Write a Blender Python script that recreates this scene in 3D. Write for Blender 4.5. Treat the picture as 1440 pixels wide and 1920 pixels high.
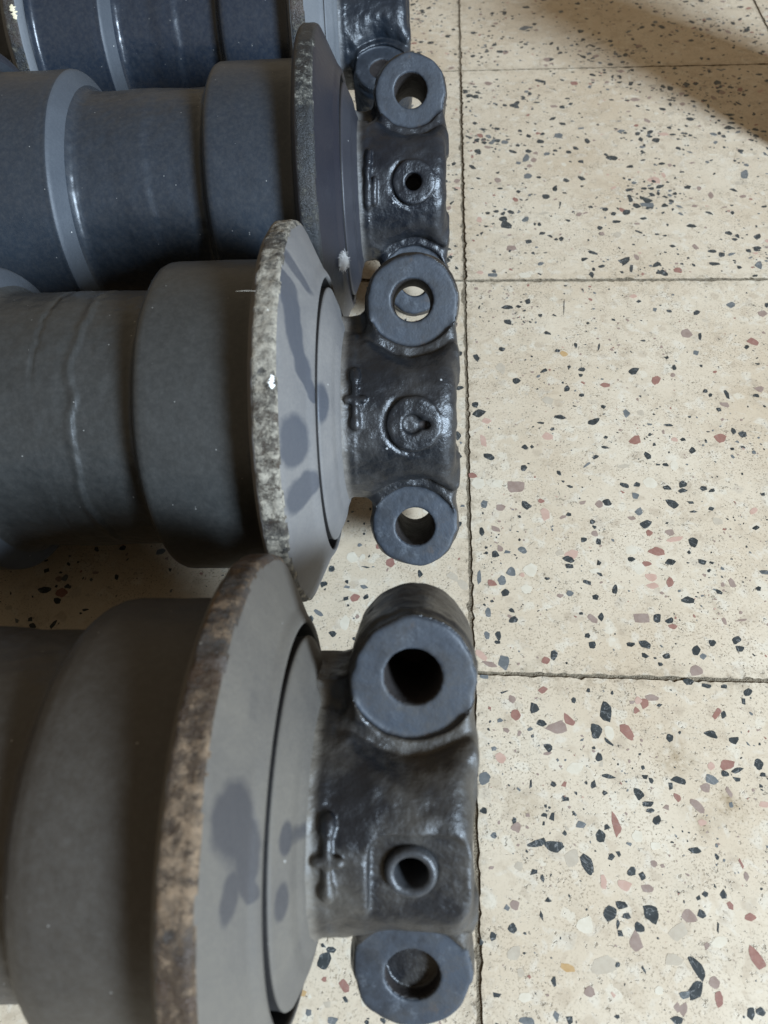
import bpy, bmesh, math, random
import numpy as np
from mathutils import Matrix, Vector

# ------------------------------------------------------------------ scene, camera, light
scene = bpy.context.scene
for o in list(bpy.data.objects):
    bpy.data.objects.remove(o, do_unlink=True)
col = scene.collection

YAW, PITCH, ROLL = math.radians(-6.495), math.radians(56.767), math.radians(-4.603)
FPX, CAMH = 1382.57, 0.36139                      # focal length in pixels of the 1440 px wide photo


def cam_axes():
    fwd = np.array([math.sin(YAW) * math.cos(PITCH), math.cos(YAW) * math.cos(PITCH), -math.sin(PITCH)])
    right = np.array([math.cos(YAW), -math.sin(YAW), 0.0])
    up = np.cross(right, fwd)
    c, s = math.cos(ROLL), math.sin(ROLL)
    return c * right + s * up, -s * right + c * up, fwd


CR, CU, CF = cam_axes()
cam_data = bpy.data.cameras.new('camera')
cam = bpy.data.objects.new('camera', cam_data)
col.objects.link(cam)
m = Matrix.Identity(4)
for i in range(3):
    m[i][0], m[i][1], m[i][2] = CR[i], CU[i], -CF[i]
m[2][3] = CAMH
cam.matrix_world = m
cam_data.sensor_fit = 'HORIZONTAL'
cam_data.sensor_width = 36.0
cam_data.lens = FPX / 1440.0 * 36.0
cam_data.clip_start = 0.01
cam_data.clip_end = 50.0
cam_data.dof.use_dof = True
cam_data.dof.focus_distance = 0.40
cam_data.dof.aperture_fstop = 18.0
scene.camera = cam

world = bpy.data.worlds.new('World')
scene.world = world
world.use_nodes = True
bg = world.node_tree.nodes['Background']
bg.inputs[0].default_value = (1.0, 0.83, 0.60, 1)
bg.inputs[1].default_value = 0.30


def area_light(name, az, el, dist, sx, sy, power, colour, target=(0.0, 0.3, 0.03)):
    ld = bpy.data.lights.new(name, 'AREA')
    ld.shape = 'RECTANGLE'
    ld.size, ld.size_y = sx, sy
    ld.energy = power
    ld.color = colour
    lo = bpy.data.objects.new(name, ld)
    col.objects.link(lo)
    d = Vector((math.cos(el) * math.cos(az), math.cos(el) * math.sin(az), math.sin(el)))
    lo.location = Vector(target) + d * dist
    lo.rotation_euler = d.to_track_quat('Z', 'Y').to_euler()
    return lo


# daylight from an open window to the right of and behind the photographer
area_light('window_light', math.radians(-41), math.radians(28), 3.2, 0.8, 0.8, 292.0, (0.66, 0.82, 1.0))

scene.view_settings.view_transform = 'Standard'
scene.view_settings.look = 'None'
scene.view_settings.exposure = 0.0
scene.view_settings.gamma = 1.0
scene.view_settings.use_curve_mapping = False
scene.render.resolution_x, scene.render.resolution_y = 768, 1024

TS, X0, Y0 = 0.30, 0.02295, 0.43823          # tile module and one joint crossing on the floor
RNG = random.Random(7)
NPR = np.random.RandomState(11)

# ------------------------------------------------------------------ helpers
LAT = np.random.RandomState(3).rand(32, 32, 32).astype(np.float32) * 2 - 1


def vnoise(x, y, z):
    """value noise, -1..1, arrays"""
    xi, yi, zi = np.floor(x), np.floor(y), np.floor(z)
    fx, fy, fz = x - xi, y - yi, z - zi
    fx = fx * fx * (3 - 2 * fx); fy = fy * fy * (3 - 2 * fy); fz = fz * fz * (3 - 2 * fz)
    xi = xi.astype(int) & 31; yi = yi.astype(int) & 31; zi = zi.astype(int) & 31
    x1, y1, z1 = (xi + 1) & 31, (yi + 1) & 31, (zi + 1) & 31
    a = LAT[xi, yi, zi] * (1 - fx) + LAT[x1, yi, zi] * fx
    b = LAT[xi, y1, zi] * (1 - fx) + LAT[x1, y1, zi] * fx
    c = LAT[xi, yi, z1] * (1 - fx) + LAT[x1, yi, z1] * fx
    d = LAT[xi, y1, z1] * (1 - fx) + LAT[x1, y1, z1] * fx
    return (a * (1 - fy) + b * fy) * (1 - fz) + (c * (1 - fy) + d * fy) * fz


def sstep(a, b, x):
    t = np.clip((x - a) / (b - a), 0, 1)
    return t * t * (3 - 2 * t)


def unproj(px, py, z=0.0):
    d = (px - 720.0) / FPX * CR - (py - 960.0) / FPX * CU + CF
    t = (z - CAMH) / d[2]
    return d[0] * t, d[1] * t


def link(name, mesh, parent=None, mats=(), loc=None):
    o = bpy.data.objects.new(name, mesh)
    col.objects.link(o)
    for mt in mats:
        if mt.name not in [x.name for x in mesh.materials if x]:
            mesh.materials.append(mt)
    if parent:
        o.parent = parent
    if loc:
        o.location = loc
    return o


def tag(o, label, cat, group=None):
    o['label'] = label
    o['category'] = cat
    if group:
        o['group'] = group


def mesh_np(name, V, Q, smooth=True):
    me = bpy.data.meshes.new(name)
    V = np.asarray(V, np.float32); Q = np.asarray(Q, np.int32)
    n = Q.shape[1]
    me.vertices.add(len(V)); me.vertices.foreach_set('co', V.ravel())
    me.loops.add(Q.size); me.loops.foreach_set('vertex_index', Q.ravel())
    me.polygons.add(len(Q))
    me.polygons.foreach_set('loop_start', np.arange(0, Q.size, n, dtype=np.int32))
    me.polygons.foreach_set('loop_total', np.full(len(Q), n, np.int32))
    me.polygons.foreach_set('use_smooth', np.full(len(Q), smooth))
    me.update(calc_edges=True); me.validate()
    return me


def resample(profile, step):
    P = np.array(profile, float)
    out = [P[0]]
    for a, b in zip(P[:-1], P[1:]):
        n = max(1, int(round(np.hypot(*(b - a)) / step)))
        for k in range(1, n + 1):
            out.append(a + (b - a) * k / n)
    return np.array(out)


def lathe(name, profile, segs, step=0.0012, disp=None, attr=None):
    """profile [(s, r)], from +s side round; theta 0 = up, positive towards the photographer (-y)."""
    P = resample(profile, step)
    th = np.linspace(0, 2 * np.pi, segs, endpoint=False)
    S, T = np.meshgrid(P[:, 0], th, indexing='ij')
    Rr, _ = np.meshgrid(P[:, 1], th, indexing='ij')
    S0, R0 = S.copy(), Rr.copy()
    if disp is not None:
        ds, dr = disp(S, Rr, T)
        S = S + ds; Rr = Rr + dr
    V = np.stack([S, -Rr * np.sin(T), Rr * np.cos(T)], -1).reshape(-1, 3)
    n = len(P)
    i, j = np.meshgrid(np.arange(n - 1), np.arange(segs), indexing='ij')
    j2 = (j + 1) % segs
    Q = np.stack([i * segs + j, i * segs + j2, (i + 1) * segs + j2, (i + 1) * segs + j], -1).reshape(-1, 4)
    me = mesh_np(name, V, Q)
    if attr:
        for k, f in attr.items():
            a = me.attributes.new(k, 'FLOAT', 'POINT')
            a.data.foreach_set('value', f(S0, R0, T).astype(np.float32).ravel())
    return me


def surface_nets(F, h, org):
    neg = F < 0
    nx, ny, nz = F.shape
    acc = np.zeros((nx - 1, ny - 1, nz - 1, 3), np.float32)
    cnt = np.zeros((nx - 1, ny - 1, nz - 1), np.float32)

    def cut(dx, dy, dz):
        return (slice(dx, nx - 1 + dx), slice(dy, ny - 1 + dy), slice(dz, nz - 1 + dz))
    for ax in range(3):
        for a in (0, 1):
            for b in (0, 1):
                o0 = [0, 0, 0]; o1 = [0, 0, 0]
                oth = [k for k in range(3) if k != ax]
                o0[oth[0]] = o1[oth[0]] = a; o0[oth[1]] = o1[oth[1]] = b; o1[ax] = 1
                f0, f1 = F[cut(*o0)], F[cut(*o1)]
                mk = (f0 < 0) != (f1 < 0)
                t = np.where(mk, f0 / np.where(mk, f0 - f1, 1), 0)
                for k in range(3):
                    acc[..., k] += np.where(mk, (t if k == ax else o0[k]), 0)
                cnt += mk
    act = cnt > 0
    idx = np.full(act.shape, -1, np.int32)
    idx[act] = np.arange(act.sum())
    I = np.argwhere(act)
    V = (I + acc[act] / cnt[act][:, None]) * h + np.array(org)
    quads = []
    for ax in range(3):
        u, v = (ax + 1) % 3, (ax + 2) % 3
        s0 = [slice(1, -1)] * 3; s1 = [slice(1, -1)] * 3
        s0[ax] = slice(0, -1); s1[ax] = slice(1, None)
        a, b = neg[tuple(s0)], neg[tuple(s1)]
        E = np.argwhere(a != b)
        off = np.array([1, 1, 1]); off[ax] = 0
        G = E + off
        inside = a[tuple(E.T)]
        du = np.zeros(3, int); du[u] = 1
        dv = np.zeros(3, int); dv[v] = 1
        c = [idx[tuple((G - du - dv).T)], idx[tuple((G - dv).T)], idx[tuple(G.T)], idx[tuple((G - du).T)]]
        q = np.stack(c, -1)
        q[~inside] = q[~inside][:, ::-1]
        quads.append(q)
    return V, np.concatenate(quads)


# ------------------------------------------------------------------ materials
class NT:
    def __init__(self, name):
        self.m = bpy.data.materials.new(name)
        self.m.use_nodes = True
        self.t = self.m.node_tree
        self.b = self.t.nodes['Principled BSDF']
        self.co = self.t.nodes.new('ShaderNodeTexCoord').outputs['Object']

    def n(self, kind, **kw):
        nd = self.t.nodes.new(kind)
        for k, v in kw.items():
            if hasattr(nd, k) and k not in ('Scale',):
                setattr(nd, k, v)
            else:
                nd.inputs[k].default_value = v
        return nd

    def l(self, a, b):
        self.t.links.new(a, b)

    def noise(self, scale, detail=4, rough=0.55, co=None, out='Fac', dist=0.0):
        nd = self.n('ShaderNodeTexNoise')
        nd.inputs['Scale'].default_value = scale
        nd.inputs['Detail'].default_value = detail
        nd.inputs['Roughness'].default_value = rough
        nd.inputs['Distortion'].default_value = dist
        self.l(co or self.co, nd.inputs['Vector'])
        return nd.outputs[out]

    def ramp(self, fac, stops, interp='LINEAR'):
        nd = self.n('ShaderNodeValToRGB')
        cr = nd.color_ramp
        cr.interpolation = interp
        while len(cr.elements) < len(stops):
            cr.elements.new(0.5)
        for e, (p, c) in zip(cr.elements, stops):
            e.position = p
            e.color = (c, c, c, 1) if not isinstance(c, (tuple, list)) else (*c, 1)
        self.l(fac, nd.inputs[0])
        return nd.outputs[0]

    def mix(self, fac, a, b, mode='MIX'):
        nd = self.n('ShaderNodeMix')
        nd.data_type = 'RGBA'
        nd.blend_type = mode
        for sock, v in ((nd.inputs[0], fac), (nd.inputs[6], a), (nd.inputs[7], b)):
            if hasattr(v, 'is_linked'):
                self.l(v, sock)
            elif isinstance(v, (tuple, list)):
                sock.default_value = (*v, 1)
            else:
                sock.default_value = v
        return nd.outputs[2]

    def math(self, op, a, b=0.0, clamp=False):
        nd = self.n('ShaderNodeMath')
        nd.operation = op
        nd.use_clamp = clamp
        for sock, v in ((nd.inputs[0], a), (nd.inputs[1], b)):
            if hasattr(v, 'is_linked'):
                self.l(v, sock)
            else:
                sock.default_value = v
        return nd.outputs[0]

    def attr(self, name):
        nd = self.n('ShaderNodeAttribute')
        nd.attribute_name = name
        return nd.outputs['Fac']

    def speck(self, scale, size, keep):
        """small round specks, kept in a share of the cells"""
        v = self.n('ShaderNodeTexVoronoi')
        v.inputs['Scale'].default_value = scale
        self.l(self.co, v.inputs['Vector'])
        near = self.math('LESS_THAN', v.outputs['Distance'], size)
        sep = self.n('ShaderNodeSeparateColor')
        self.l(v.outputs['Color'], sep.inputs[0])
        kp = self.math('LESS_THAN', sep.outputs[0], keep)
        return self.math('MULTIPLY', near, kp)

    def bump(self, heights, dist=0.001, strength=1.0):
        prev = None
        for h, d in heights:
            nd = self.n('ShaderNodeBump')
            nd.inputs['Strength'].default_value = strength
            nd.inputs['Distance'].default_value = d
            self.l(h, nd.inputs['Height'])
            if prev is not None:
                self.l(prev, nd.inputs['Normal'])
            prev = nd.outputs[0]
        self.l(prev, self.b.inputs['Normal'])


def shell_material(name, paint, dust, amount, rough=0.36):
    t = NT(name)
    big = t.noise(9, 5, 0.6)
    fine = t.noise(160, 5, 0.65)
    dfac = t.math('MULTIPLY', t.ramp(big, [(0.30, 0.55), (0.70, 1.0)]), amount)
    dfac = t.math('MULTIPLY', dfac, t.ramp(fine, [(0.25, 0.7), (0.75, 1.15)]))
    c = t.mix(dfac, paint, dust)
    c = t.mix(t.ramp(t.noise(420, 3, 0.7), [(0.40, 0.0), (0.8, 0.22)]), c, (0.09, 0.085, 0.078))
    c = t.mix(t.math('MULTIPLY', t.speck(330, 0.10, 0.06), 0.35), c, (0.5, 0.48, 0.44))
    t.l(c, t.b.inputs['Base Color'])
    r = t.math('ADD', t.math('MULTIPLY', dfac, 0.30), t.ramp(fine, [(0.3, rough - .04), (0.8, rough + .05)]))
    t.l(r, t.b.inputs['Roughness'])
    t.bump([(t.noise(60, 3, 0.5), 0.00035), (t.noise(520, 4, 0.6), 0.00010)])
    return t.m


def face_material(name, paint, dust, amount):
    """flange face and seal cap: matte settled dust, wiped off in patches (attribute 'clean')"""
    t = NT(name)
    cl = t.attr('clean')
    n1 = t.noise(80, 8, 0.72)
    edge = t.math('ADD', cl, t.math('MULTIPLY', t.math('SUBTRACT', n1, 0.5), 0.35))
    wiped = t.ramp(edge, [(0.42, 0.0), (0.60, 1.0)])
    mottled = t.ramp(t.noise(24, 6, 0.62), [(0.28, 0.62), (0.62, 1.0)])
    d = t.math('MULTIPLY', t.math('SUBTRACT', 1.0, t.math('MULTIPLY', wiped, 0.72)), amount)
    d = t.math('MULTIPLY', d, mottled)
    d = t.math('MULTIPLY', d, t.ramp(t.noise(900, 2, 0.6), [(0.2, 0.80), (0.8, 1.1)]), True)
    c = t.mix(d, paint, dust)
    c = t.mix(t.math('MULTIPLY', t.speck(260, 0.09, 0.035), 0.6), c, (0.62, 0.60, 0.55))
    t.l(c, t.b.inputs['Base Color'])
    t.l(t.math('ADD', 0.32, t.math('MULTIPLY', d, 0.5), True), t.b.inputs['Roughness'])
    t.b.inputs['Specular IOR Level'].default_value = 0.32
    t.bump([(t.noise(300, 5, 0.6), 0.0002)])
    return t.m


def rim_material(name, paint, crust, rust, cover, rustiness):
    t = NT(name)
    n1 = t.math('ADD', t.math('MULTIPLY', t.noise(170, 9, 0.85), 0.65), t.math('MULTIPLY', t.noise(32, 4, 0.6), 0.35))
    n2 = t.noise(26, 5, 0.6)
    n3 = t.noise(380, 6, 0.75)
    f = t.ramp(t.math('ADD', n1, cover - 0.5), [(0.47, 0.0), (0.54, 1.0)])
    crust_c = t.mix(t.ramp(n3, [(0.38, 0.0), (0.6, 1.0)]), tuple(x * 0.42 for x in crust), crust)
    base = t.mix(t.ramp(t.math('ADD', n2, rustiness - 0.5), [(0.45, 0.0), (0.60, 1.0)]), paint, rust)
    c = t.mix(f, base, crust_c)
    c = t.mix(t.math('MULTIPLY', t.speck(230, 0.13, 0.08), 0.8), c, (0.66, 0.63, 0.56))
    t.l(c, t.b.inputs['Base Color'])
    t.l(t.ramp(f, [(0.0, 0.38), (1.0, 0.8)]), t.b.inputs['Roughness'])
    t.bump([(f, 0.0006), (n3, 0.0010), (t.noise(900, 3, 0.6), 0.0003)])
    return t.m


def bracket_material(name, paint, dust, amount):
    t = NT(name)
    n1 = t.noise(30, 6, 0.62)
    n2 = t.noise(120, 6, 0.68)
    d = t.math('MULTIPLY', t.ramp(n1, [(0.42, 0.0), (0.72, 1.0)]), amount)
    c = t.mix(d, paint, dust)
    rust = t.ramp(t.noise(38, 7, 0.75, dist=0.8), [(0.66, 0.0), (0.74, 0.55)])
    c = t.mix(rust, c, (0.075, 0.032, 0.018))
    c = t.mix(t.math('MULTIPLY', t.speck(210, 0.10, 0.05), 0.7), c, (0.42, 0.42, 0.42))
    # the bolt seats are flat and matte in a paler blue-grey; dust lies along the seal cap
    seat = t.attr('seat')
    foot = t.math('MULTIPLY', t.attr('foot'), t.ramp(t.noise(150, 4, 0.6), [(0.3, 0.45), (0.6, 1.0)]))
    c = t.mix(t.math('MULTIPLY', foot, 0.85), c, tuple(min(1, x * 1.6) for x in dust))
    c = t.mix(t.math('MULTIPLY', seat, t.ramp(t.noise(70, 7, 0.75), [(0.36, 0.25), (0.6, 1.0)])), c, (0.026, 0.0325, 0.043))
    c = t.mix(t.math('MULTIPLY', seat, t.ramp(t.noise(55, 8, 0.8, dist=0.5), [(0.60, 0.0), (0.68, 0.6)])), c, (0.05, 0.036, 0.028))
    scuff = t.ramp(t.noise(130, 8, 0.8), [(0.56, 0.0), (0.68, 0.55)])
    c = t.mix(t.math('MULTIPLY', seat, scuff), c, (0.085, 0.095, 0.108))
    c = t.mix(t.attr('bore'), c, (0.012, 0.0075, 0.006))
    t.l(c, t.b.inputs['Base Color'])
    rg = t.math('ADD', t.ramp(n2, [(0.25, 0.27), (0.8, 0.46)]), t.math('MULTIPLY', d, 0.25))
    rg = t.math('ADD', rg, t.math('MULTIPLY', t.math('ADD', seat, foot), 0.18))
    rg = t.math('ADD', rg, t.math('MULTIPLY', t.attr('bore'), 0.4))
    t.l(rg, t.b.inputs['Roughness'])
    rougher = t.math('SUBTRACT', 1.0, t.math('MULTIPLY', seat, 0.66))
    t.bump([(t.math('MULTIPLY', t.noise(75, 3, 0.6), rougher), 0.0008), (t.math('MULTIPLY', t.noise(220, 5, 0.62), rougher), 0.00075), (t.noise(620, 3, 0.6), 0.00006)])
    return t.m


def plain(name, colour, rough=0.6, var=0.25, scale=90, bump=0.0003):
    t = NT(name)
    n = t.noise(scale, 5, 0.6)
    c = t.mix(t.ramp(n, [(0.25, 0.0), (0.75, 1.0)]), tuple(x * (1 - var) for x in colour), tuple(min(1, x * (1 + var)) for x in colour))
    t.l(c, t.b.inputs['Base Color'])
    t.b.inputs['Roughness'].default_value = rough
    t.bump([(t.noise(scale * 4, 4, 0.6), bump)])
    return t.m


def tile_material():
    t = NT('terrazzo_cement')
    geo = t.n('ShaderNodeNewGeometry').outputs['Position']
    big = t.noise(11, 4, 0.55, geo)
    mid = t.noise(75, 4, 0.6, geo)
    fine = t.noise(420, 4, 0.7, geo)
    c = t.mix(t.ramp(big, [(0.30, 0.0), (0.70, 1.0)]), (0.525, 0.415, 0.290), (0.640, 0.545, 0.415))
    c = t.mix(t.math('MULTIPLY', t.ramp(mid, [(0.50, 0.0), (0.72, 1.0)]), 0.55), c, (0.48, 0.395, 0.285))
    blot = t.noise(120, 3, 0.55, geo, dist=0.5)
    c = t.mix(t.math('MULTIPLY', t.ramp(blot, [(0.56, 0.0), (0.66, 1.0)]), 0.40), c, (0.66, 0.60, 0.50))
    blot2 = t.noise(95, 4, 0.6, t.n('ShaderNodeTexCoord').outputs['Object'], dist=0.7)
    c = t.mix(t.math('MULTIPLY', t.ramp(blot2, [(0.55, 0.0), (0.68, 1.0)]), 0.45), c, (0.42, 0.325, 0.225))
    # pale stone grains that barely differ from the cement
    v = t.n('ShaderNodeTexVoronoi')
    v.inputs['Scale'].default_value = 120
    w = t.n('ShaderNodeVectorMath'); w.operation = 'ADD'
    nz = t.n('ShaderNodeTexNoise'); nz.inputs['Scale'].default_value = 160
    t.l(geo, nz.inputs['Vector'])
    sc = t.n('ShaderNodeVectorMath'); sc.operation = 'SCALE'; sc.inputs['Scale'].default_value = 0.008
    t.l(nz.outputs['Color'], sc.inputs[0]); t.l(geo, w.inputs[0]); t.l(sc.outputs[0], w.inputs[1])
    t.l(w.outputs[0], v.inputs['Vector'])
    sep = t.n('ShaderNodeSeparateColor'); t.l(v.outputs['Color'], sep.inputs[0])
    body = t.ramp(v.outputs['Distance'], [(0.30, 1.0), (0.46, 0.0)])
    pale = t.math('MULTIPLY', t.math('GREATER_THAN', sep.outputs[0], 0.80), body)
    c = t.mix(t.math('MULTIPLY', pale, 0.45), c, (0.66, 0.595, 0.48))
    tan = t.math('MULTIPLY', t.math('LESS_THAN', sep.outputs[1], 0.12), body)
    c = t.mix(t.math('MULTIPLY', tan, 0.45), c, (0.40, 0.315, 0.225))
    pits = t.ramp(t.math('ADD', fine, t.math('MULTIPLY', t.math('SUBTRACT', mid, 0.5), 0.35)), [(0.615, 0.0), (0.70, 1.0)])
    c = t.mix(t.math('MULTIPLY', pits, 0.60), c, (0.20, 0.155, 0.105))
    grime = t.math('MULTIPLY', t.ramp(t.noise(900, 3, 0.7, geo), [(0.54, 0.0), (0.64, 1.0)]), t.ramp(t.noise(34, 5, 0.65, geo), [(0.40, 0.20), (0.62, 1.0)]))
    c = t.mix(t.math('MULTIPLY', grime, 0.85), c, (0.22, 0.165, 0.11))
    # dirt rubbed in along the joints
    sx_ = t.n('ShaderNodeSeparateXYZ'); t.l(geo, sx_.inputs[0])
    for axis, o0 in ((0, X0), (1, Y0)):
        q = t.math('DIVIDE', t.math('SUBTRACT', sx_.outputs[axis], o0 - 30.0), 0.30)
        q = t.math('FRACT', q)
        q = t.math('MULTIPLY', t.math('MINIMUM', q, t.math('SUBTRACT', 1.0, q)), 0.30)
        dirt = t.ramp(t.math('DIVIDE', q, 0.009), [(0.0, 1.0), (0.35, 0.45), (1.0, 0.0)])
        dirt = t.math('MULTIPLY', dirt, t.ramp(t.noise(150, 6, 0.75, geo), [(0.46, 0.0), (0.62, 1.0)]))
        c = t.mix(t.math('MULTIPLY', dirt, 0.75), c, (0.20, 0.15, 0.095))
    # brown stains of their own shape
    for (sx, sy, rad, k) in ((0.118, 0.098, 0.011, 0.6), (0.139, 0.079, 0.009, 0.6), (0.127, 0.071, 0.007, 0.5), (0.046, 0.075, 0.010, 0.35)):
        dn = t.n('ShaderNodeVectorMath'); dn.operation = 'DISTANCE'
        t.l(w.outputs[0], dn.inputs[0]); dn.inputs[1].default_value = (sx + .004, sy + .004, 0.004)
        near = t.ramp(t.math('DIVIDE', dn.outputs['Value'], rad), [(0.25, 1.0), (1.0, 0.0)])
        near = t.math('MULTIPLY', near, t.ramp(t.noise(190, 4, 0.6, geo), [(0.35, 0.0), (0.6, 1.0)]))
        c = t.mix(t.math('MULTIPLY', near, k), c, (0.25, 0.17, 0.085))
    t.l(c, t.b.inputs['Base Color'])
    t.l(t.ramp(mid, [(0.3, 0.34), (0.7, 0.52)]), t.b.inputs['Roughness'])
    t.bump([(t.math('SUBTRACT', 1.0, pits), 0.00025), (t.noise(60, 3, 0.5, geo), 0.0003)])
    return t.m


def chip_material(name, c0, c1, vein):
    t = NT(name)
    geo = t.n('ShaderNodeNewGeometry').outputs['Position']
    oi = t.n('ShaderNodeObjectInfo').outputs['Random']
    c = t.mix(t.ramp(t.noise(260, 5, 0.65, geo), [(0.3, 0.0), (0.7, 1.0)]), c0, c1)
    c = t.mix(t.math('MULTIPLY', oi, 0.14), c, tuple(0.6 * x + 0.06 for x in c1))
    ve = t.ramp(t.noise(170, 3, 0.5, geo, dist=1.2), [(0.485, 0.0), (0.5, 1.0), (0.515, 0.0)])
    c = t.mix(t.math('MULTIPLY', ve, vein), c, (0.45, 0.44, 0.42))
    t.l(c, t.b.inputs['Base Color'])
    t.b.inputs['Roughness'].default_value = 0.42
    return t.m


M = {}
M['tile'] = tile_material()
M['grout'] = plain('joint_dirt', (0.21, 0.165, 0.11), 0.95, 0.5, 260, 0.002)
M['k'] = chip_material('black_stone', (0.016, 0.019, 0.019), (0.050, 0.056, 0.056), 0.40)
M['g'] = chip_material('grey_stone', (0.085, 0.095, 0.095), (0.17, 0.17, 0.165), 0.35)
M['r'] = chip_material('red_stone', (0.23, 0.105, 0.080), (0.32, 0.165, 0.125), 0.12)
M['p'] = chip_material('mauve_stone', (0.24, 0.165, 0.130), (0.33, 0.245, 0.20), 0.10)
M['i'] = chip_material('pink_stone', (0.46, 0.285, 0.215), (0.53, 0.36, 0.28), 0.05)
M['b'] = chip_material('beige_stone', (0.42, 0.345, 0.255), (0.50, 0.425, 0.325), 0.05)
M['w'] = chip_material('white_stone', (0.575, 0.495, 0.375), (0.65, 0.575, 0.455), 0.0)
M['o'] = chip_material('ochre_stone', (0.42, 0.25, 0.10), (0.50, 0.33, 0.16), 0.0)
CM = 'kgrpibwo'
CHIPMATS = [M[c] for c in CM]

PAINT_W = (0.018, 0.0155, 0.0135)
PAINT_B = (0.009, 0.014, 0.022)
DUST_W = (0.095, 0.080, 0.060)
DUST_C = (0.20, 0.195, 0.19)
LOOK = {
    'A': dict(shell=shell_material('dusty_shaded_brown', PAINT_W, (0.078, 0.064, 0.049), 0.50, 0.40),  # brown dust tone also carries the shade of partly blocked daylight
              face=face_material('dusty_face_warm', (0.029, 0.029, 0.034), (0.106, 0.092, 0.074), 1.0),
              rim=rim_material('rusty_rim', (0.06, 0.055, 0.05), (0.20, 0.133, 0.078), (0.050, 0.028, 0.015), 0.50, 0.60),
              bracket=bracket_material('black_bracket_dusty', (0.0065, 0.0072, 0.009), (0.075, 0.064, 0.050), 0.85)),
    'B': dict(shell=shell_material('dusty_olive_paint', (0.015, 0.0165, 0.017), (0.070, 0.068, 0.062), 0.34, 0.33),
              face=face_material('dusty_face_grey', (0.030, 0.036, 0.049), (0.140, 0.130, 0.120), 1.0),
              rim=rim_material('crusted_rim', (0.025, 0.025, 0.026), (0.29, 0.255, 0.20), (0.06, 0.040, 0.025), 0.535, 0.50),
              bracket=bracket_material('black_bracket_rough', (0.0065, 0.008, 0.0105), (0.075, 0.066, 0.056), 0.35)),
    'C': dict(shell=shell_material('slate_paint', PAINT_B, (0.046, 0.053, 0.060), 0.32, 0.31),
              face=face_material('thinly_dusted_face', (0.009, 0.010, 0.016), (0.080, 0.080, 0.084), 0.28),
              rim=rim_material('chipped_rim', (0.014, 0.016, 0.018), (0.30, 0.285, 0.24), (0.02, 0.018, 0.016), 0.435, 0.40),
              bracket=bracket_material('black_bracket_glossy', (0.006, 0.008, 0.012), (0.06, 0.057, 0.053), 0.25)),
    'D': dict(shell=shell_material('slate_paint_glossy', (0.008, 0.013, 0.023), (0.05, 0.058, 0.066), 0.20, 0.25),
              face=face_material('dusted_face_cool', (0.03, 0.038, 0.050), (0.15, 0.155, 0.16), 0.75),
              rim=rim_material('chipped_rim_dark', (0.014, 0.017, 0.020), (0.30, 0.275, 0.22), (0.05, 0.036, 0.028), 0.445, 0.42),
              bracket=bracket_material('black_bracket_cool', (0.008, 0.012, 0.018), (0.06, 0.06, 0.06), 0.22)),
}
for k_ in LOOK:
    LOOK[k_]['cone'] = face_material('pale_shoulder_' + k_.lower(), (0.024, 0.030, 0.040), (0.095, 0.103, 0.112), 0.50)  # paler grey-blue on the right-facing shoulder of the left tread
M['cavity'] = plain('dark_gap_wall', (0.012, 0.010, 0.009), 0.7, 0.4)  # near-black walls of the seal gap
M['steel'] = plain('worn_plug_steel', (0.028, 0.029, 0.031), 0.38, 0.35, 140)
M['white_paint'] = plain('white_paint', (0.74, 0.73, 0.70), 0.6, 0.1)
M['cream_paint'] = plain('cream_paint', (0.66, 0.58, 0.40), 0.7, 0.15)
M['lint'] = plain('white_lint', (0.72, 0.70, 0.68), 0.95, 0.1)
M['hair'] = plain('pale_hair', (0.45, 0.40, 0.33), 0.7, 0.1)
M['blocker'] = plain('brown_blocker', (0.20, 0.095, 0.05), 0.6, 0.3, 20)  # colour of the added shadow-casting block

# ------------------------------------------------------------------ floor: tiles with open dirty joints, stone chips
floor_me = mesh_np('floor', [(-3, -3, -0.0009), (3, -3, -0.0009), (3, 3.5, -0.0009), (-3, 3.5, -0.0009)], [(0, 1, 2, 3)], False)
floor = link('floor', floor_me, None, [M['grout']])
floor['kind'] = 'structure'
tiles = {}


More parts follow.
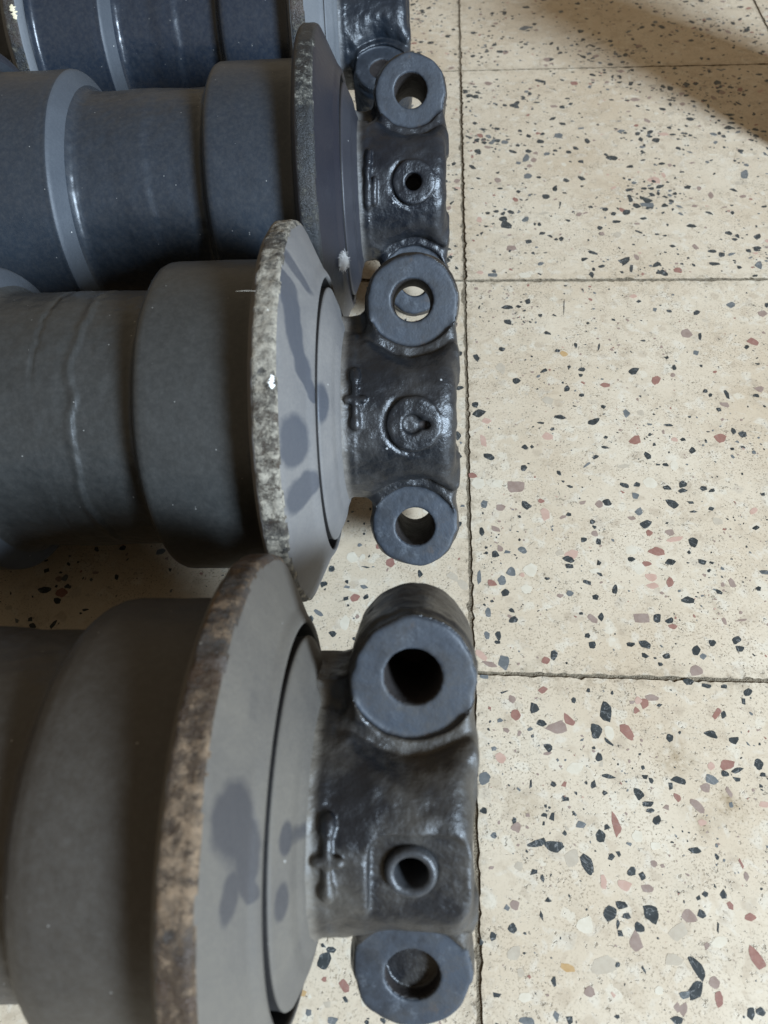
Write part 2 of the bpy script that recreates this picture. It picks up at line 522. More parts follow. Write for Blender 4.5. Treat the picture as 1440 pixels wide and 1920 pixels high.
def make_tile(i, j):
    """tile whose lower-left corner is the joint crossing (i, j)"""
    rs = np.random.RandomState(1000 + i * 17 + j * 31)
    g = 0.0005
    x0, y0 = i * TS + g + rs.uniform(-.0002, .0002), j * TS + g + rs.uniform(-.0002, .0002)
    x1, y1 = (i + 1) * TS - g, (j + 1) * TS - g
    pts = []
    n = 150
    near = -2 <= i <= 1 and -2 <= j <= 2
    if not near:
        n = 20
    corners = [(x0, y0, x1, y0), (x1, y0, x1, y1), (x1, y1, x0, y1), (x0, y1, x0, y0)]
    for (ax, ay, bx, by) in corners:
        tt = np.arange(n) / n
        px, py = ax + (bx - ax) * tt, ay + (by - ay) * tt
        nx_, ny_ = -(by - ay) / TS, (bx - ax) / TS          # inwards
        w = np.abs(vnoise(px * 260 + i * 7, py * 260 + j * 5, px * 0 + i + j * 3.3)) ** 2 * 0.0016 + \
            np.abs(vnoise(px * 900 + 3, py * 900, px * 0 + 7.7)) * 0.0006
        nib = sstep(0.55, 0.85, vnoise(px * 95 + 11 + i * 3, py * 95 + j, px * 0 + 2.2)) * 0.0016
        w = (w + nib) * np.minimum(1, np.minimum(tt, 1 - tt) * n / 4 + .3)
        pts += list(zip(px + nx_ * w, py + ny_ * w))
    pts = np.array(pts)
    pts = pts + np.array([X0, Y0])
    c = pts.mean(0)
    k = len(pts)
    bev = 0.0003
    d = c - pts
    d = d / np.maximum(1e-6, np.abs(d).max(1, keepdims=True)) * bev
    h = rs.uniform(-0.0003, 0.0003) if near else 0
    V = [(x, y, -0.008) for x, y in pts] + [(x, y, h - 0.0003) for x, y in pts] + [(x, y, h) for x, y in pts + d]
    F = [tuple(range(2 * k, 3 * k))]
    for r in (0, 1):
        for a in range(k):
            b = (a + 1) % k
            F.append((r * k + a, r * k + b, (r + 1) * k + b, (r + 1) * k + a))
    me = bpy.data.meshes.new('floor_tile')
    me.from_pydata(V, [], F)
    me.materials.append(M['tile']); me.materials.append(M['grout'])
    me.polygons.foreach_set('material_index', np.array([0] + [1] * (len(F) - 1), np.int32))
    me.update()
    o = link('floor_tile', me, floor)
    tiles[(i, j)] = (o, h)


for ti in range(-4, 4):
    for tj in range(-4, 5):
        make_tile(ti, tj)


def tile_at(x, y):
    i, j = math.floor((x - X0) / TS), math.floor((y - Y0) / TS)
    fx, fy = (x - X0) / TS - i, (y - Y0) / TS - j
    return (i, j), fx, fy


# chips read off the photograph: crop origin, scale, then (u, v, width, height, lean, stone)
CHIPS = [
 ((840, 1200, 2.4), """820 18 35 20 0 k;888 20 70 30 -20 k;885 68 35 22 -30 k;985 72 30 30 0 k;1118 45 35 55 0 k;955 108 20 18 0 k;1150 72 30 25 0 g;1115 135 60 45 0 p;1190 15 35 30 0 k;1315 38 38 26 -20 k;250 102 48 55 0 g;152 72 62 30 -45 i;190 110 62 25 -18 p;438 92 45 30 15 r;475 65 30 45 0 k;650 20 40 25 0 k;422 222 42 34 0 r;255 232 38 14 12 k;290 265 32 35 0 p;385 305 42 48 0 k;308 337 45 40 0 r;420 375 48 30 -15 k;500 395 100 55 -10 p;545 362 35 65 35 r;565 270 24 28 0 k;632 228 22 18 0 k;713 322 48 85 0 k;668 408 48 65 0 k;800 405 46 90 30 r;855 272 35 40 0 i;885 285 35 45 -20 r;848 317 30 28 0 r;920 260 60 30 0 p;828 280 30 20 0 p;952 293 35 15 10 k;1000 438 40 38 0 k;1182 423 65 32 -20 k;1285 452 48 35 0 k;1208 330 30 58 -20 r;1242 335 28 35 0 k;1350 232 45 32 0 k;1332 275 25 30 0 k;1165 205 50 22 -15 k;1080 188 50 28 -10 k;1245 210 30 18 0 k;205 490 25 22 0 g;262 405 35 25 -40 p;320 420 16 30 0 p;682 530 28 38 20 k;725 615 60 18 -12 k;655 650 28 34 0 k;705 688 25 20 0 k;372 652 16 45 0 k;523 648 36 30 0 r;162 620 55 55 0 g;160 768 38 38 0 k;470 797 24 40 0 k;310 842 44 45 0 p;298 812 25 25 0 k;600 830 40 35 0 g;858 690 36 55 30 k;900 738 60 28 -5 k;910 768 45 22 -5 k;942 810 40 35 20 k;890 615 35 25 0 k;915 632 30 25 -30 k;1042 632 75 38 -12 k;1003 655 32 32 0 k;1185 630 60 42 -20 g;1255 562 60 48 0 r;1300 585 50 25 10 k;1248 603 40 36 -30 k;1300 625 40 22 -30 k;1398 555 36 52 20 k;1418 605 32 22 0 k;1185 565 30 38 0 i;1160 668 45 40 0 p;1120 745 95 34 -40 p;985 752 30 28 0 p;755 828 38 100 10 r;690 882 45 50 0 k;715 842 30 32 0 k;403 915 75 36 15 k;475 928 85 50 -5 k;623 1005 48 95 32 k;735 975 25 34 -15 k;765 960 32 30 0 k;388 1045 38 28 0 k;424 1070 18 42 5 k;828 1040 44 40 0 k;875 1065 30 42 0 k;1112 948 50 32 -10 k;1320 1008 20 45 20 r;1342 1062 22 40 10 p;1240 1145 32 40 25 k;1160 1145 32 30 0 k;1130 1160 25 25 0 k;452 1168 30 30 0 k;700 1085 28 60 10 i;795 1100 60 48 -20 i;900 1120 60 38 -10 p;300 1192 35 42 0 p;725 1228 62 60 0 k;780 1195 50 40 0 k;803 1242 42 25 0 k;765 1280 16 38 -5 k;775 1322 25 38 10 k;862 1290 42 66 30 k;915 1228 55 90 20 k;1080 1245 85 58 -35 p;1142 1235 38 40 0 k;1272 1200 28 42 30 r;1360 1245 45 40 -30 r;842 1362 58 85 0 p;422 1245 18 48 18 k;265 1205 28 25 0 g;203 1335 34 40 10 k;150 1360 22 28 0 k;698 1468 120 100 0 b;765 1460 25 28 0 k;478 1535 24 48 0 k;540 1475 65 32 -15 o;1120 1475 42 104 28 k;1115 1575 56 90 -10 k;1060 1598 55 40 15 g;1200 1540 42 55 10 p;1222 1620 36 70 10 r;1030 1655 35 50 0 p;1390 1430 50 100 33 r;637 1582 45 45 0 p;1165 1380 22 30 0 p;1215 1295 16 45 5 k;350 1715 70 40 -20 g;490 1695 34 42 10 g;548 1710 38 42 0 k;762 1695 22 25 0 k;1035 1710 60 44 0 k;1365 1680 38 58 10 k;1405 1675 45 40 -40 k;222 1595 40 28 -20 k;620 1285 70 80 0 w;1225 1360 70 50 0 w;1040 1310 90 75 0 b;575 575 70 45 0 w;300 1408 60 55 0 b;855 885 45 50 0 w;160 165 40 20 0 g;930 925 60 40 0 w;725 415 40 70 20 w;725 460 60 14 -40 k;690 560 30 30 0 b;1060 1660 40 50 0 p;320 1020 40 35 0 b;560 985 60 70 0 b;1025 1440 80 60 0 b;1140 820 40 30 0 i;1425 740 40 30 0 i;240 530 60 40 -20 i;950 1580 50 40 0 w;345 1610 55 40 0 w;330 1500 40 45 0 b"""),
 ((840, 600, 2.4), """270 10 35 22 -10 k;445 58 35 18 -5 k;128 170 24 35 10 k;240 130 30 18 0 k;575 112 18 25 20 k;495 138 25 15 0 k;678 122 10 35 -10 k;832 228 48 28 15 k;1075 60 45 35 -20 p;1135 70 16 35 5 k;1375 98 55 28 -15 r;1345 122 20 18 0 k;1115 145 25 22 0 g;600 222 30 20 0 k;545 212 15 18 0 k;598 248 22 14 0 k;430 228 35 16 25 k;880 92 25 10 0 k;985 168 22 14 0 k;1018 215 18 24 0 k;937 270 45 32 10 r;1012 248 24 18 0 p;708 292 42 22 0 r;608 282 20 16 0 r;535 308 28 25 0 k;600 338 32 16 -5 k;140 418 55 32 0 k;172 452 45 30 0 i;452 362 50 42 -20 b;505 436 50 18 -8 k;418 462 35 10 -5 k;655 458 52 22 20 k;803 422 30 35 0 g;1158 320 25 16 -20 k;1182 338 22 16 0 k;1255 335 18 42 25 k;1388 340 35 16 -15 k;1245 380 42 20 -10 p;1218 402 25 16 0 k;995 472 50 16 -10 k;868 418 36 28 0 b;470 490 20 15 0 k;448 525 40 36 0 i;842 538 44 40 0 r;708 526 22 16 -20 k;705 572 36 14 -5 k;345 570 28 24 0 k;378 570 18 18 0 k;180 612 54 26 -25 k;665 618 32 20 15 k;898 610 28 44 35 k;625 650 42 10 35 g;930 560 18 20 0 k;1058 536 25 18 0 k;1105 585 32 28 20 k;1225 530 48 36 15 r;1020 538 30 18 0 i;1325 512 35 28 -20 k;1285 500 22 32 0 k;1280 580 22 16 0 k;1018 650 34 50 0 w;945 650 28 10 0 k;980 652 32 14 0 k;342 665 28 25 0 k;500 688 20 24 20 k;550 748 30 12 -20 k;795 742 45 22 -10 k;852 740 32 20 0 k;1057 738 44 34 10 k;1057 768 48 24 -5 k;1150 755 34 26 0 k;1188 766 28 16 20 k;845 790 36 30 0 g;718 820 38 30 -30 k;680 830 34 34 0 p;1012 828 60 36 -35 k;1090 820 38 12 0 k;1102 862 38 12 0 k;1187 848 30 22 -20 k;350 832 45 36 0 k;420 812 32 18 -10 r;240 842 42 32 0 p;858 865 38 36 0 g;890 918 55 30 5 k;1375 860 38 28 15 i;1420 785 25 18 0 k;652 906 26 20 0 k;660 930 22 18 0 k;660 960 28 28 0 p;520 885 30 18 10 p;543 875 22 18 0 k;613 988 30 22 0 k;675 995 32 26 -30 k;905 957 34 28 -10 r;995 957 44 28 0 p;1020 985 60 24 10 i;1107 1003 50 42 0 k;1388 935 38 20 -5 k;150 948 24 40 0 k;215 940 40 22 -25 p;235 1028 28 34 15 p;213 1052 28 38 20 k;268 1044 28 20 0 g;543 1078 48 30 -20 k;545 1106 36 26 0 k;948 1045 75 36 -10 r;895 1097 45 28 -5 r;1005 1087 48 36 0 k;680 1092 22 24 0 k;822 1075 34 24 0 k;1088 1044 20 18 0 k;1145 1090 40 30 -20 k;1188 1090 24 14 -20 k;285 1135 44 36 20 g;245 1170 36 42 0 g;258 1225 45 42 0 k;195 1182 45 32 -20 r;140 1155 30 60 0 g;625 1178 42 20 -30 k;685 1143 28 14 -20 k;752 1210 28 42 0 k;445 1163 26 16 0 k;548 1230 40 24 5 g;505 1240 30 18 0 p;915 1155 55 36 0 i;925 1195 60 34 10 i;1000 1180 32 38 25 r;1280 1182 26 52 28 p;1175 1128 18 18 0 k;1395 1208 30 22 0 k;1425 1135 45 20 -10 k;963 1228 26 14 -10 p;1080 1262 50 30 0 k;288 1305 36 24 -10 k;180 1318 28 44 0 g;875 1340 80 48 0 p;650 1342 55 30 -28 p;690 1335 28 32 0 k;598 1320 26 16 0 k;940 1340 32 40 0 k;1000 1352 36 22 10 k;1010 1378 38 24 -10 r;175 1416 28 36 0 g;228 1420 24 38 15 k;222 1450 34 16 0 k;628 1418 30 22 0 k;650 1470 34 18 -20 k;1298 1438 34 36 0 k;905 735 60 45 0 w;350 1210 60 50 0 w;130 735 60 45 0 w;220 735 50 40 0 w;300 750 80 50 0 p;825 1035 45 45 0 w;1215 905 60 30 -30 b;790 660 50 20 10 b;160 540 30 50 20 i;370 1120 60 60 0 w;660 1130 50 30 0 w;865 1120 50 50 0 w;240 215 40 45 0 b;520 150 36 24 -30 o;110 700 45 22 -10 r;500 1045 40 30 0 b;560 1050 60 40 0 i;335 1145 22 22 0 i;440 870 40 50 0 i;605 820 34 18 10 p;825 890 38 18 -5 p;1320 1350 50 10 5 p;1400 310 40 30 0 p;150 1510 50 22 -35 i"""),
 ((440, 1000, 4.5), """1315 250 70 75 0 r;820 297 48 48 0 k;1055 98 45 30 0 g;1010 540 80 62 15 r;935 548 50 35 10 k;945 408 28 36 0 k;950 450 50 28 10 g;1090 452 60 35 0 g;700 668 84 36 -28 g;1105 285 70 16 -10 k;1218 112 50 45 0 r;1005 888 35 28 -40 k;1000 480 90 26 -10 w;985 205 80 80 0 w;1080 200 50 50 0 w;930 760 70 110 0 w;1160 600 70 60 0 w;1035 700 30 36 0 p"""),
 ((520, 1420, 3.6), """315 1380 72 130 -10 k;362 1300 66 46 20 k;450 1545 58 96 12 r;460 1635 36 52 10 k;210 1725 45 42 0 g;370 1775 84 60 10 g;715 1780 44 36 -30 k;220 1615 40 40 0 w;590 1620 60 110 0 w;160 1590 60 60 0 o"""),
 ((840, 0, 2.4), """265 1382 55 22 0 k;360 1355 22 22 0 k;320 1378 22 12 0 k;415 1418 20 12 0 k;522 1375 5 80 -2 k;140 1382 10 20 -20 k;128 1298 22 12 0 p;835 1332 30 14 0 i;860 1355 22 12 0 k;932 1392 18 16 0 g;995 1398 26 14 -10 k;1275 1370 50 24 0 g;1120 1405 34 22 0 k;1415 1410 44 26 10 p;1435 1372 20 22 0 k;142 1228 36 16 0 i;205 1240 44 20 0 g;205 1222 22 14 0 k;142 990 24 28 0 i;1200 1188 46 14 0 k;612 1168 28 14 10 k;650 1138 40 12 -20 k;1380 1242 28 10 5 k;1335 785 30 40 0 g;935 632 30 18 0 k;868 628 24 24 0 k;1262 1050 28 18 0 k;742 962 24 18 0 k;760 998 36 14 0 k;880 985 30 14 10 k;760 1058 36 26 0 b;425 1052 30 14 5 k;460 1065 26 10 -15 k;510 1075 24 18 0 k;485 1078 18 10 0 k;430 962 50 14 5 b;350 988 34 20 20 g;390 1010 16 12 0 k;412 1012 18 16 0 k;360 792 36 26 0 g;352 715 26 36 -20 g;385 720 24 18 0 p;366 748 22 16 0 p;395 690 20 14 0 p;545 685 24 18 0 k;290 685 38 12 -18 k;110 755 32 14 -30 k;235 850 28 8 0 k;315 865 20 14 0 k;1020 872 24 14 0 k;880 850 26 10 0 k;885 1040 0 0 0 k;1275 1145 32 12 15 g;1175 960 34 10 -20 k;1185 880 26 26 0 p;1325 885 34 14 5 p;1010 1108 30 12 0 k;820 750 34 12 5 k;960 738 30 10 5 k;880 722 22 8 10 k;1195 605 30 12 -10 g;1222 600 16 14 0 k;1205 642 24 12 0 g;965 492 28 12 -10 k;840 448 38 16 0 p;1055 470 28 18 0 p;705 328 18 8 0 k;770 372 24 10 5 k;410 365 50 12 -10 k;435 376 10 14 0 k;400 462 36 8 0 k;470 535 28 12 20 k;1275 555 34 10 0 k;1385 585 30 12 -10 k;1420 592 34 12 -10 k;1375 515 16 16 0 k;1170 478 10 20 10 k;1095 182 28 10 0 k;950 280 16 12 0 k;815 350 18 22 0 w;1190 697 44 6 0 w;522 742 24 16 0 w;1415 870 30 16 0 w;350 1240 60 26 0 w;180 960 22 12 0 k;505 920 10 24 -10 k;480 850 20 28 -20 k;1040 930 30 10 -20 g;590 965 24 16 0 p;620 960 26 8 5 p"""),
]
placed = []
chips_own = []          # (x, y, hx, hy, lean, stone)
for (ox, oy, sc), txt in CHIPS:
    for ent in txt.replace('\n', '').split(';'):
        u, v, w, h, lean, c = ent.split()
        u, v, w, h, lean = float(u), float(v), float(w), float(h), math.radians(float(lean))
        if w < 1:
            continue
        px, py = ox + u / sc, oy + v / sc
        if px > 1460 or py > 1940:
            continue
        hw, hh = w / sc / 2 * 1.06, h / sc / 2 * 1.06
        cx, cy = unproj(px, py)
        # floor directions of the chip's own two axes
        ax = np.array(unproj(px + math.cos(lean) * hw, py - math.sin(lean) * hw)) - (cx, cy)
        ay = np.array(unproj(px + math.sin(lean) * hh * -1, py - math.cos(lean) * hh)) - (cx, cy)
        chips_own.append((cx, cy, ax, ay, c))


def chip_outline(cx, cy, ax, ay, rs, n=None):
    n = n or rs.randint(4, 7)
    a = np.sort((np.arange(n) + rs.uniform(-.32, .32, n)) * 2 * np.pi / n + rs.uniform(0, 6.28))
    k = rs.uniform(0.76, 1.30, n)
    big = np.linalg.norm(ax) + np.linalg.norm(ay) > .0036
    if big:          # broken edges: a couple of small jogs between the corners
        a2, k2 = [], []
        for i_ in range(n):
            da = (a[(i_ + 1) % n] - a[i_]) % (2 * np.pi)
            a2.append(a[i_]); k2.append(k[i_])
            for f in (.36, .7):
                a2.append(a[i_] + da * f)
                chord = math.cos(da / 2) + (1 - math.cos(da / 2)) * abs(2 * f - 1)
                k2.append((k[i_] * (1 - f) + k[(i_ + 1) % n] * f) * chord * rs.uniform(.93, 1.09))
        a, k = a2, k2
    return [(cx + ax[0] * math.cos(t) * q + ay[0] * math.sin(t) * q, cy + ax[1] * math.cos(t) * q + ay[1] * math.sin(t) * q) for t, q in zip(a, k)]


def chip_prism(pts, top, V, F, MI, mi):
    b = len(V); n = len(pts)
    V += [(x, y, top) for x, y in pts] + [(x, y, -0.002) for x, y in pts]
    F.append(tuple(range(b, b + n))); MI.append(mi)
    for a in range(n):
        c = (a + 1) % n
        F.append((b + a, b + n + a, b + n + c, b + c)); MI.append(mi)


rs = np.random.RandomState(5)
chips_own.sort(key=lambda q: -np.linalg.norm(q[2]) * np.linalg.norm(q[3]))
stuff_mesh = {}


def stuff_add(key, pts, top, mi):
    V, F, MI = stuff_mesh.setdefault(key, ([], [], []))
    chip_prism(pts, top, V, F, MI, mi)


for n_i, (cx, cy, ax, ay, c) in enumerate(chips_own):
    key, fx, fy = tile_at(cx, cy)
    if key not in tiles:
        continue
    t, h = tiles[key]
    pts = chip_outline(cx, cy, ax, ay, rs)
    area = sum(pts[k][0] * pts[k - 1][1] - pts[k][1] * pts[k - 1][0] for k in range(len(pts)))
    if area > 0:
        pts = pts[::-1]
    top = h + 0.00003 + rs.uniform(0, .00005)
    placed.append((cx, cy, max(np.linalg.norm(ax), np.linalg.norm(ay))))
    if n_i < 290:
        V, F, MI = [], [], []
        chip_prism(pts, top, V, F, MI, 0)
        me = bpy.data.meshes.new('stone_chip'); me.from_pydata(V, [], F); me.update()
        link('stone_chip', me, t, [M[c]])
    else:
        stuff_add(key, pts, top, CM.index(c))

PL = np.array(placed)
# everything too small to pick apart: fine chips over all the nearer tiles
for key, (t, h) in tiles.items():
    i, j = key
    if not (-2 <= i <= 1 and -2 <= j <= 2):
        continue
    bx, by = X0 + i * TS, Y0 + j * TS
    traced = (i == 0 and j in (-2, -1))
    n = 2300 if traced else (1700 if j >= 0 else 1100)
    cl = rs.uniform(0, TS, (26, 2))
    for q in range(n):
        if rs.rand() < 0.45:
            o = cl[rs.randint(26)] + rs.normal(0, .012, 2)
        else:
            o = rs.uniform(0.004, TS - 0.004, 2)
        if not (0.004 < o[0] < TS - .004 and 0.004 < o[1] < TS - .004):
            continue
        x, y = bx + o[0], by + o[1]
        size = float(np.clip(rs.lognormal(math.log(0.00115 if not traced else 0.00046), 0.62), 0.00022, 0.0036))
        if not traced and rs.rand() < 0.10:
            size *= 1.7
        if len(PL) and np.any((PL[:, 0] - x) ** 2 + (PL[:, 1] - y) ** 2 < (PL[:, 2] + size * 1.2) ** 2):
            continue
        an = rs.uniform(0, 3.14); el = rs.uniform(0.45, 0.95)
        ax = np.array([math.cos(an), math.sin(an)]) * size
        ay = np.array([-math.sin(an), math.cos(an)]) * size * el
        pts = chip_outline(x, y, ax, ay, rs, rs.randint(4, 8))
        area = sum(pts[k][0] * pts[k - 1][1] - pts[k][1] * pts[k - 1][0] for k in range(len(pts)))
        if area > 0:
            pts = pts[::-1]
        c = rs.choice(list('kgrpibw'), p=[.57, .14, .05, .11, .03, .08, .02] if not traced else [.40, .18, .06, .26, .02, .08, .0])
        stuff_add(key, pts, h + .00003 + rs.uniform(0, .00005), CM.index(c))
for key, (V, F, MI) in stuff_mesh.items():
    me = bpy.data.meshes.new('fine_chips'); me.from_pydata(V, [], F)
    for mt in CHIPMATS:
        me.materials.append(mt)
    me.polygons.foreach_set('material_index', np.array(MI, np.int32)); me.update()
    o = link('fine_chips', me, tiles[key][0])
    o['kind'] = 'stuff'

# ------------------------------------------------------------------ the track rollers
RF, RT, RN = 0.0889, 0.0728, 0.0608
SC = -0.15905                                  # middle of a roller along its axis
XB, BB, HF = -0.0073, 0.0526, 0.0127           # bolt boss centre along / across the axis and its face height


def mirror(prof):
    return [(2 * SC - s, r) for s, r in prof][::-1]


def shell_mesh(seed, hump, crack, near=False):
    half = [(SC, .0608), (-.127, .0605), (-.1235, .0609), (-.1212, .0624), (-.1195, .0660), (-.1182, .0698), (-.1168, .0717), (-.1148, .0726),
            (-.1120, .0728), (-.0735, .0728), (-.0715, .0733), (-.0702, .0745), (-.0697, .0765), (-.0694, .080)]
    if near:         # this roller's treads are turned a little narrower, with a rounder shoulder
        half = [(SC, .0608), (-.124, .0605), (-.1195, .0609), (-.1172, .0624), (-.1158, .0655), (-.1145, .0685), (-.1125, .0706), (-.1095, .0720),
                (-.1055, .0727), (-.1020, .0728)] + half[9:]
    left = mirror(half)
    left = [(s, r) for s, r in left if s < -.2025] + [(-.2020, .0728), (-.2010, .0726), (-.1998, .0718), (-.1940, .0632), (-.1922, .0615), (-.1895, .0607), (-.186, .0606)]
    prof = left + half

    def disp(S, R, T):
        a = np.cos(T) * .07; b = np.sin(T) * .07
        dr = 0.00025 * vnoise(S * 60 + seed, a * 60, b * 60) + 0.00010 * vnoise(S * 240, a * 240 + seed, b * 240)
        nk = sstep(.0665, .0615, R)
        ed = 0.0045 * vnoise(S * 0 + seed * 1.3, a * 35, b * 35) + .002 * vnoise(S * 0 + seed * 2.3, a * 110, b * 110)
        bump = sstep(-.173 + ed, -.163 + ed, S) * sstep(-.1485 + ed * .5, -.1545 + ed * .5, S)
        fade = 0.65 + 0.35 * vnoise(S * 0 + 9.1 + seed, a * 20, b * 20)
        dr = dr + nk * bump * hump * fade
        # casting roughness on the neck
        dr = dr + nk * (0.00022 * vnoise(S * 140, a * 220 + 5, b * 220 + seed) + 0.00016 * vnoise(S * 420, a * 420 + 5, b * 420 + seed))
        if crack:
            for s0, k in ((-.1625, -1.0), (-.1455, 1.0)):
                ln = s0 + 0.0035 * vnoise(S * 0 + s0 * 90, a * 42, b * 42) + .0012 * vnoise(S * 0 + s0 * 90, a * 200, b * 200)
                on = sstep(0.05, 0.5, vnoise(S * 0 + s0 * 55 + seed, a * 26, b * 26) + .35)
                if k < 0:
                    dr = dr - nk * on * 0.0008 * np.exp(-((S - ln) / .0007) ** 2)
                else:
                    dr = dr + nk * on * 0.0010 * sstep(-.0045, 0, S - ln) * sstep(.0012, 0, S - ln)
        return np.zeros_like(S), dr
    return lathe('roller_shell', prof, 300, 0.0011, disp)


def flange_mesh(seed, wiped, rough, right=True):
    # back face, rim, outward cone, lip at the seal gap
    prof = [(-.0690, .0700), (-.0691, .0775), (-.0690, .0835), (-.0682, .0858), (-.0668, .0880), (-.0655, .0888), (-.0640, .0889),
            (-.0592, .0889), (-.0583, .0886), (-.0574, .0876), (-.0560, .0848), (-.0490, .0696), (-.0471, .0672), (-.0464, .0660), (-.0461, .0650), (-.0463, .0644), (-.0475, .0641), (-.0620, .0640)]
    if not right:
        k = .0870 / .0889
        prof = [(2 * SC - s, r if r < .08 else r * k) for s, r in prof]
        prof = prof[::-1]

    def disp(S, R, T):
        a = np.cos(T) * .09; b = np.sin(T) * .09
        e = sstep(.0845, .0875, R)
        d = rough * (0.0006 * vnoise(S * 190 + seed, a * 190, b * 190) + 0.00035 * vnoise(S * 480, a * 480, b * 480 + seed) - 0.0004 * np.maximum(0, vnoise(S * 70, a * 70 + seed, b * 70)))
        return np.zeros_like(S), e * d

    def clean(S, R, T):
        deg = (np.degrees(T) + 180) % 360 - 180
        v = np.clip((.0889 - R) / (.0889 - .064), 0, 1)
        a, b = np.cos(T) * 9 + seed, np.sin(T) * 9
        deg = deg + 1.6 * vnoise(a, b, v * 2.2) + .6 * vnoise(a * 3, b * 3, v * 6)
        v = v + .08 * vnoise(a + 7, b, v * 2.2) + .03 * vnoise(a * 3, b * 3 + 4, v * 6)
        out = np.zeros_like(S)
        for f in wiped:
            out = np.maximum(out, f(deg, v))
        out = np.maximum(out, 0.45 * sstep(.45, .8, vnoise(np.cos(T) * 3 + seed, np.sin(T) * 3, v * 2)))
        return np.where(S > -.0585, out, 0) if right else out * 0
    me = lathe('flange', prof, 640, 0.0009, disp, {'clean': clean})
    return me


def cap_mesh(wiped, seed):
    prof = [(-.0610, .0588), (-.0480, .0594), (-.0459, .0598), (-.0452, .0594), (-.0448, .0586), (-.0418, .0518), (-.0412, .0500), (-.0404, .0455), (-.0392, .0425), (-.0386, .0405), (-.0384, .0340)]

    def clean(S, R, T):
        deg = (np.degrees(T) + 180) % 360 - 180
        v = np.clip((.061 - R) / (.061 - .05), 0, 1)
        out = np.zeros_like(S)
        for f in wiped:
            out = np.maximum(out, f(deg, v))
        return np.maximum(out, .40 * sstep(.3, .8, vnoise(np.cos(T) * 2.6 + seed, np.sin(T) * 2.6, v)))
    return lathe('seal_cap', prof, 320, 0.0008, None, {'clean': clean})


def ell(t0, v0, rt, rv):
    return lambda d, v: 1.1 - np.sqrt(((d - t0) / rt) ** 2 + ((v - v0) / rv) ** 2) * .6


def band(t0, v0, t1, v1, w0, w1):
    def f(d, v):
        q = np.clip((d - t0) / (t1 - t0), 0, 1)
        c = v0 + (v1 - v0) * q
        w = w0 + (w1 - w0) * q
        ends = np.minimum(sstep(t0 - 4, t0, d), sstep(t1 + 3, t1, d))
        return (1.1 - np.abs(v - c) / w * .6) * ends
    return f


def cyl_u(X, Y, Z, cx, cy, r, z0, z1):
    d = np.sqrt((X - cx) ** 2 + (Y - cy) ** 2) - r
    e = np.maximum(z0 - Z, Z - z1)
    return np.minimum(np.maximum(d, e), 0) + np.sqrt(np.maximum(d, 0) ** 2 + np.maximum(e, 0) ** 2)


def smin(a, b, k):
    h = np.clip(.5 + .5 * (b - a) / k, 0, 1)
    return b * (1 - h) + a * h - k * h * (1 - h)


def smax(a, b, k):
    return -smin(-a, -b, k)


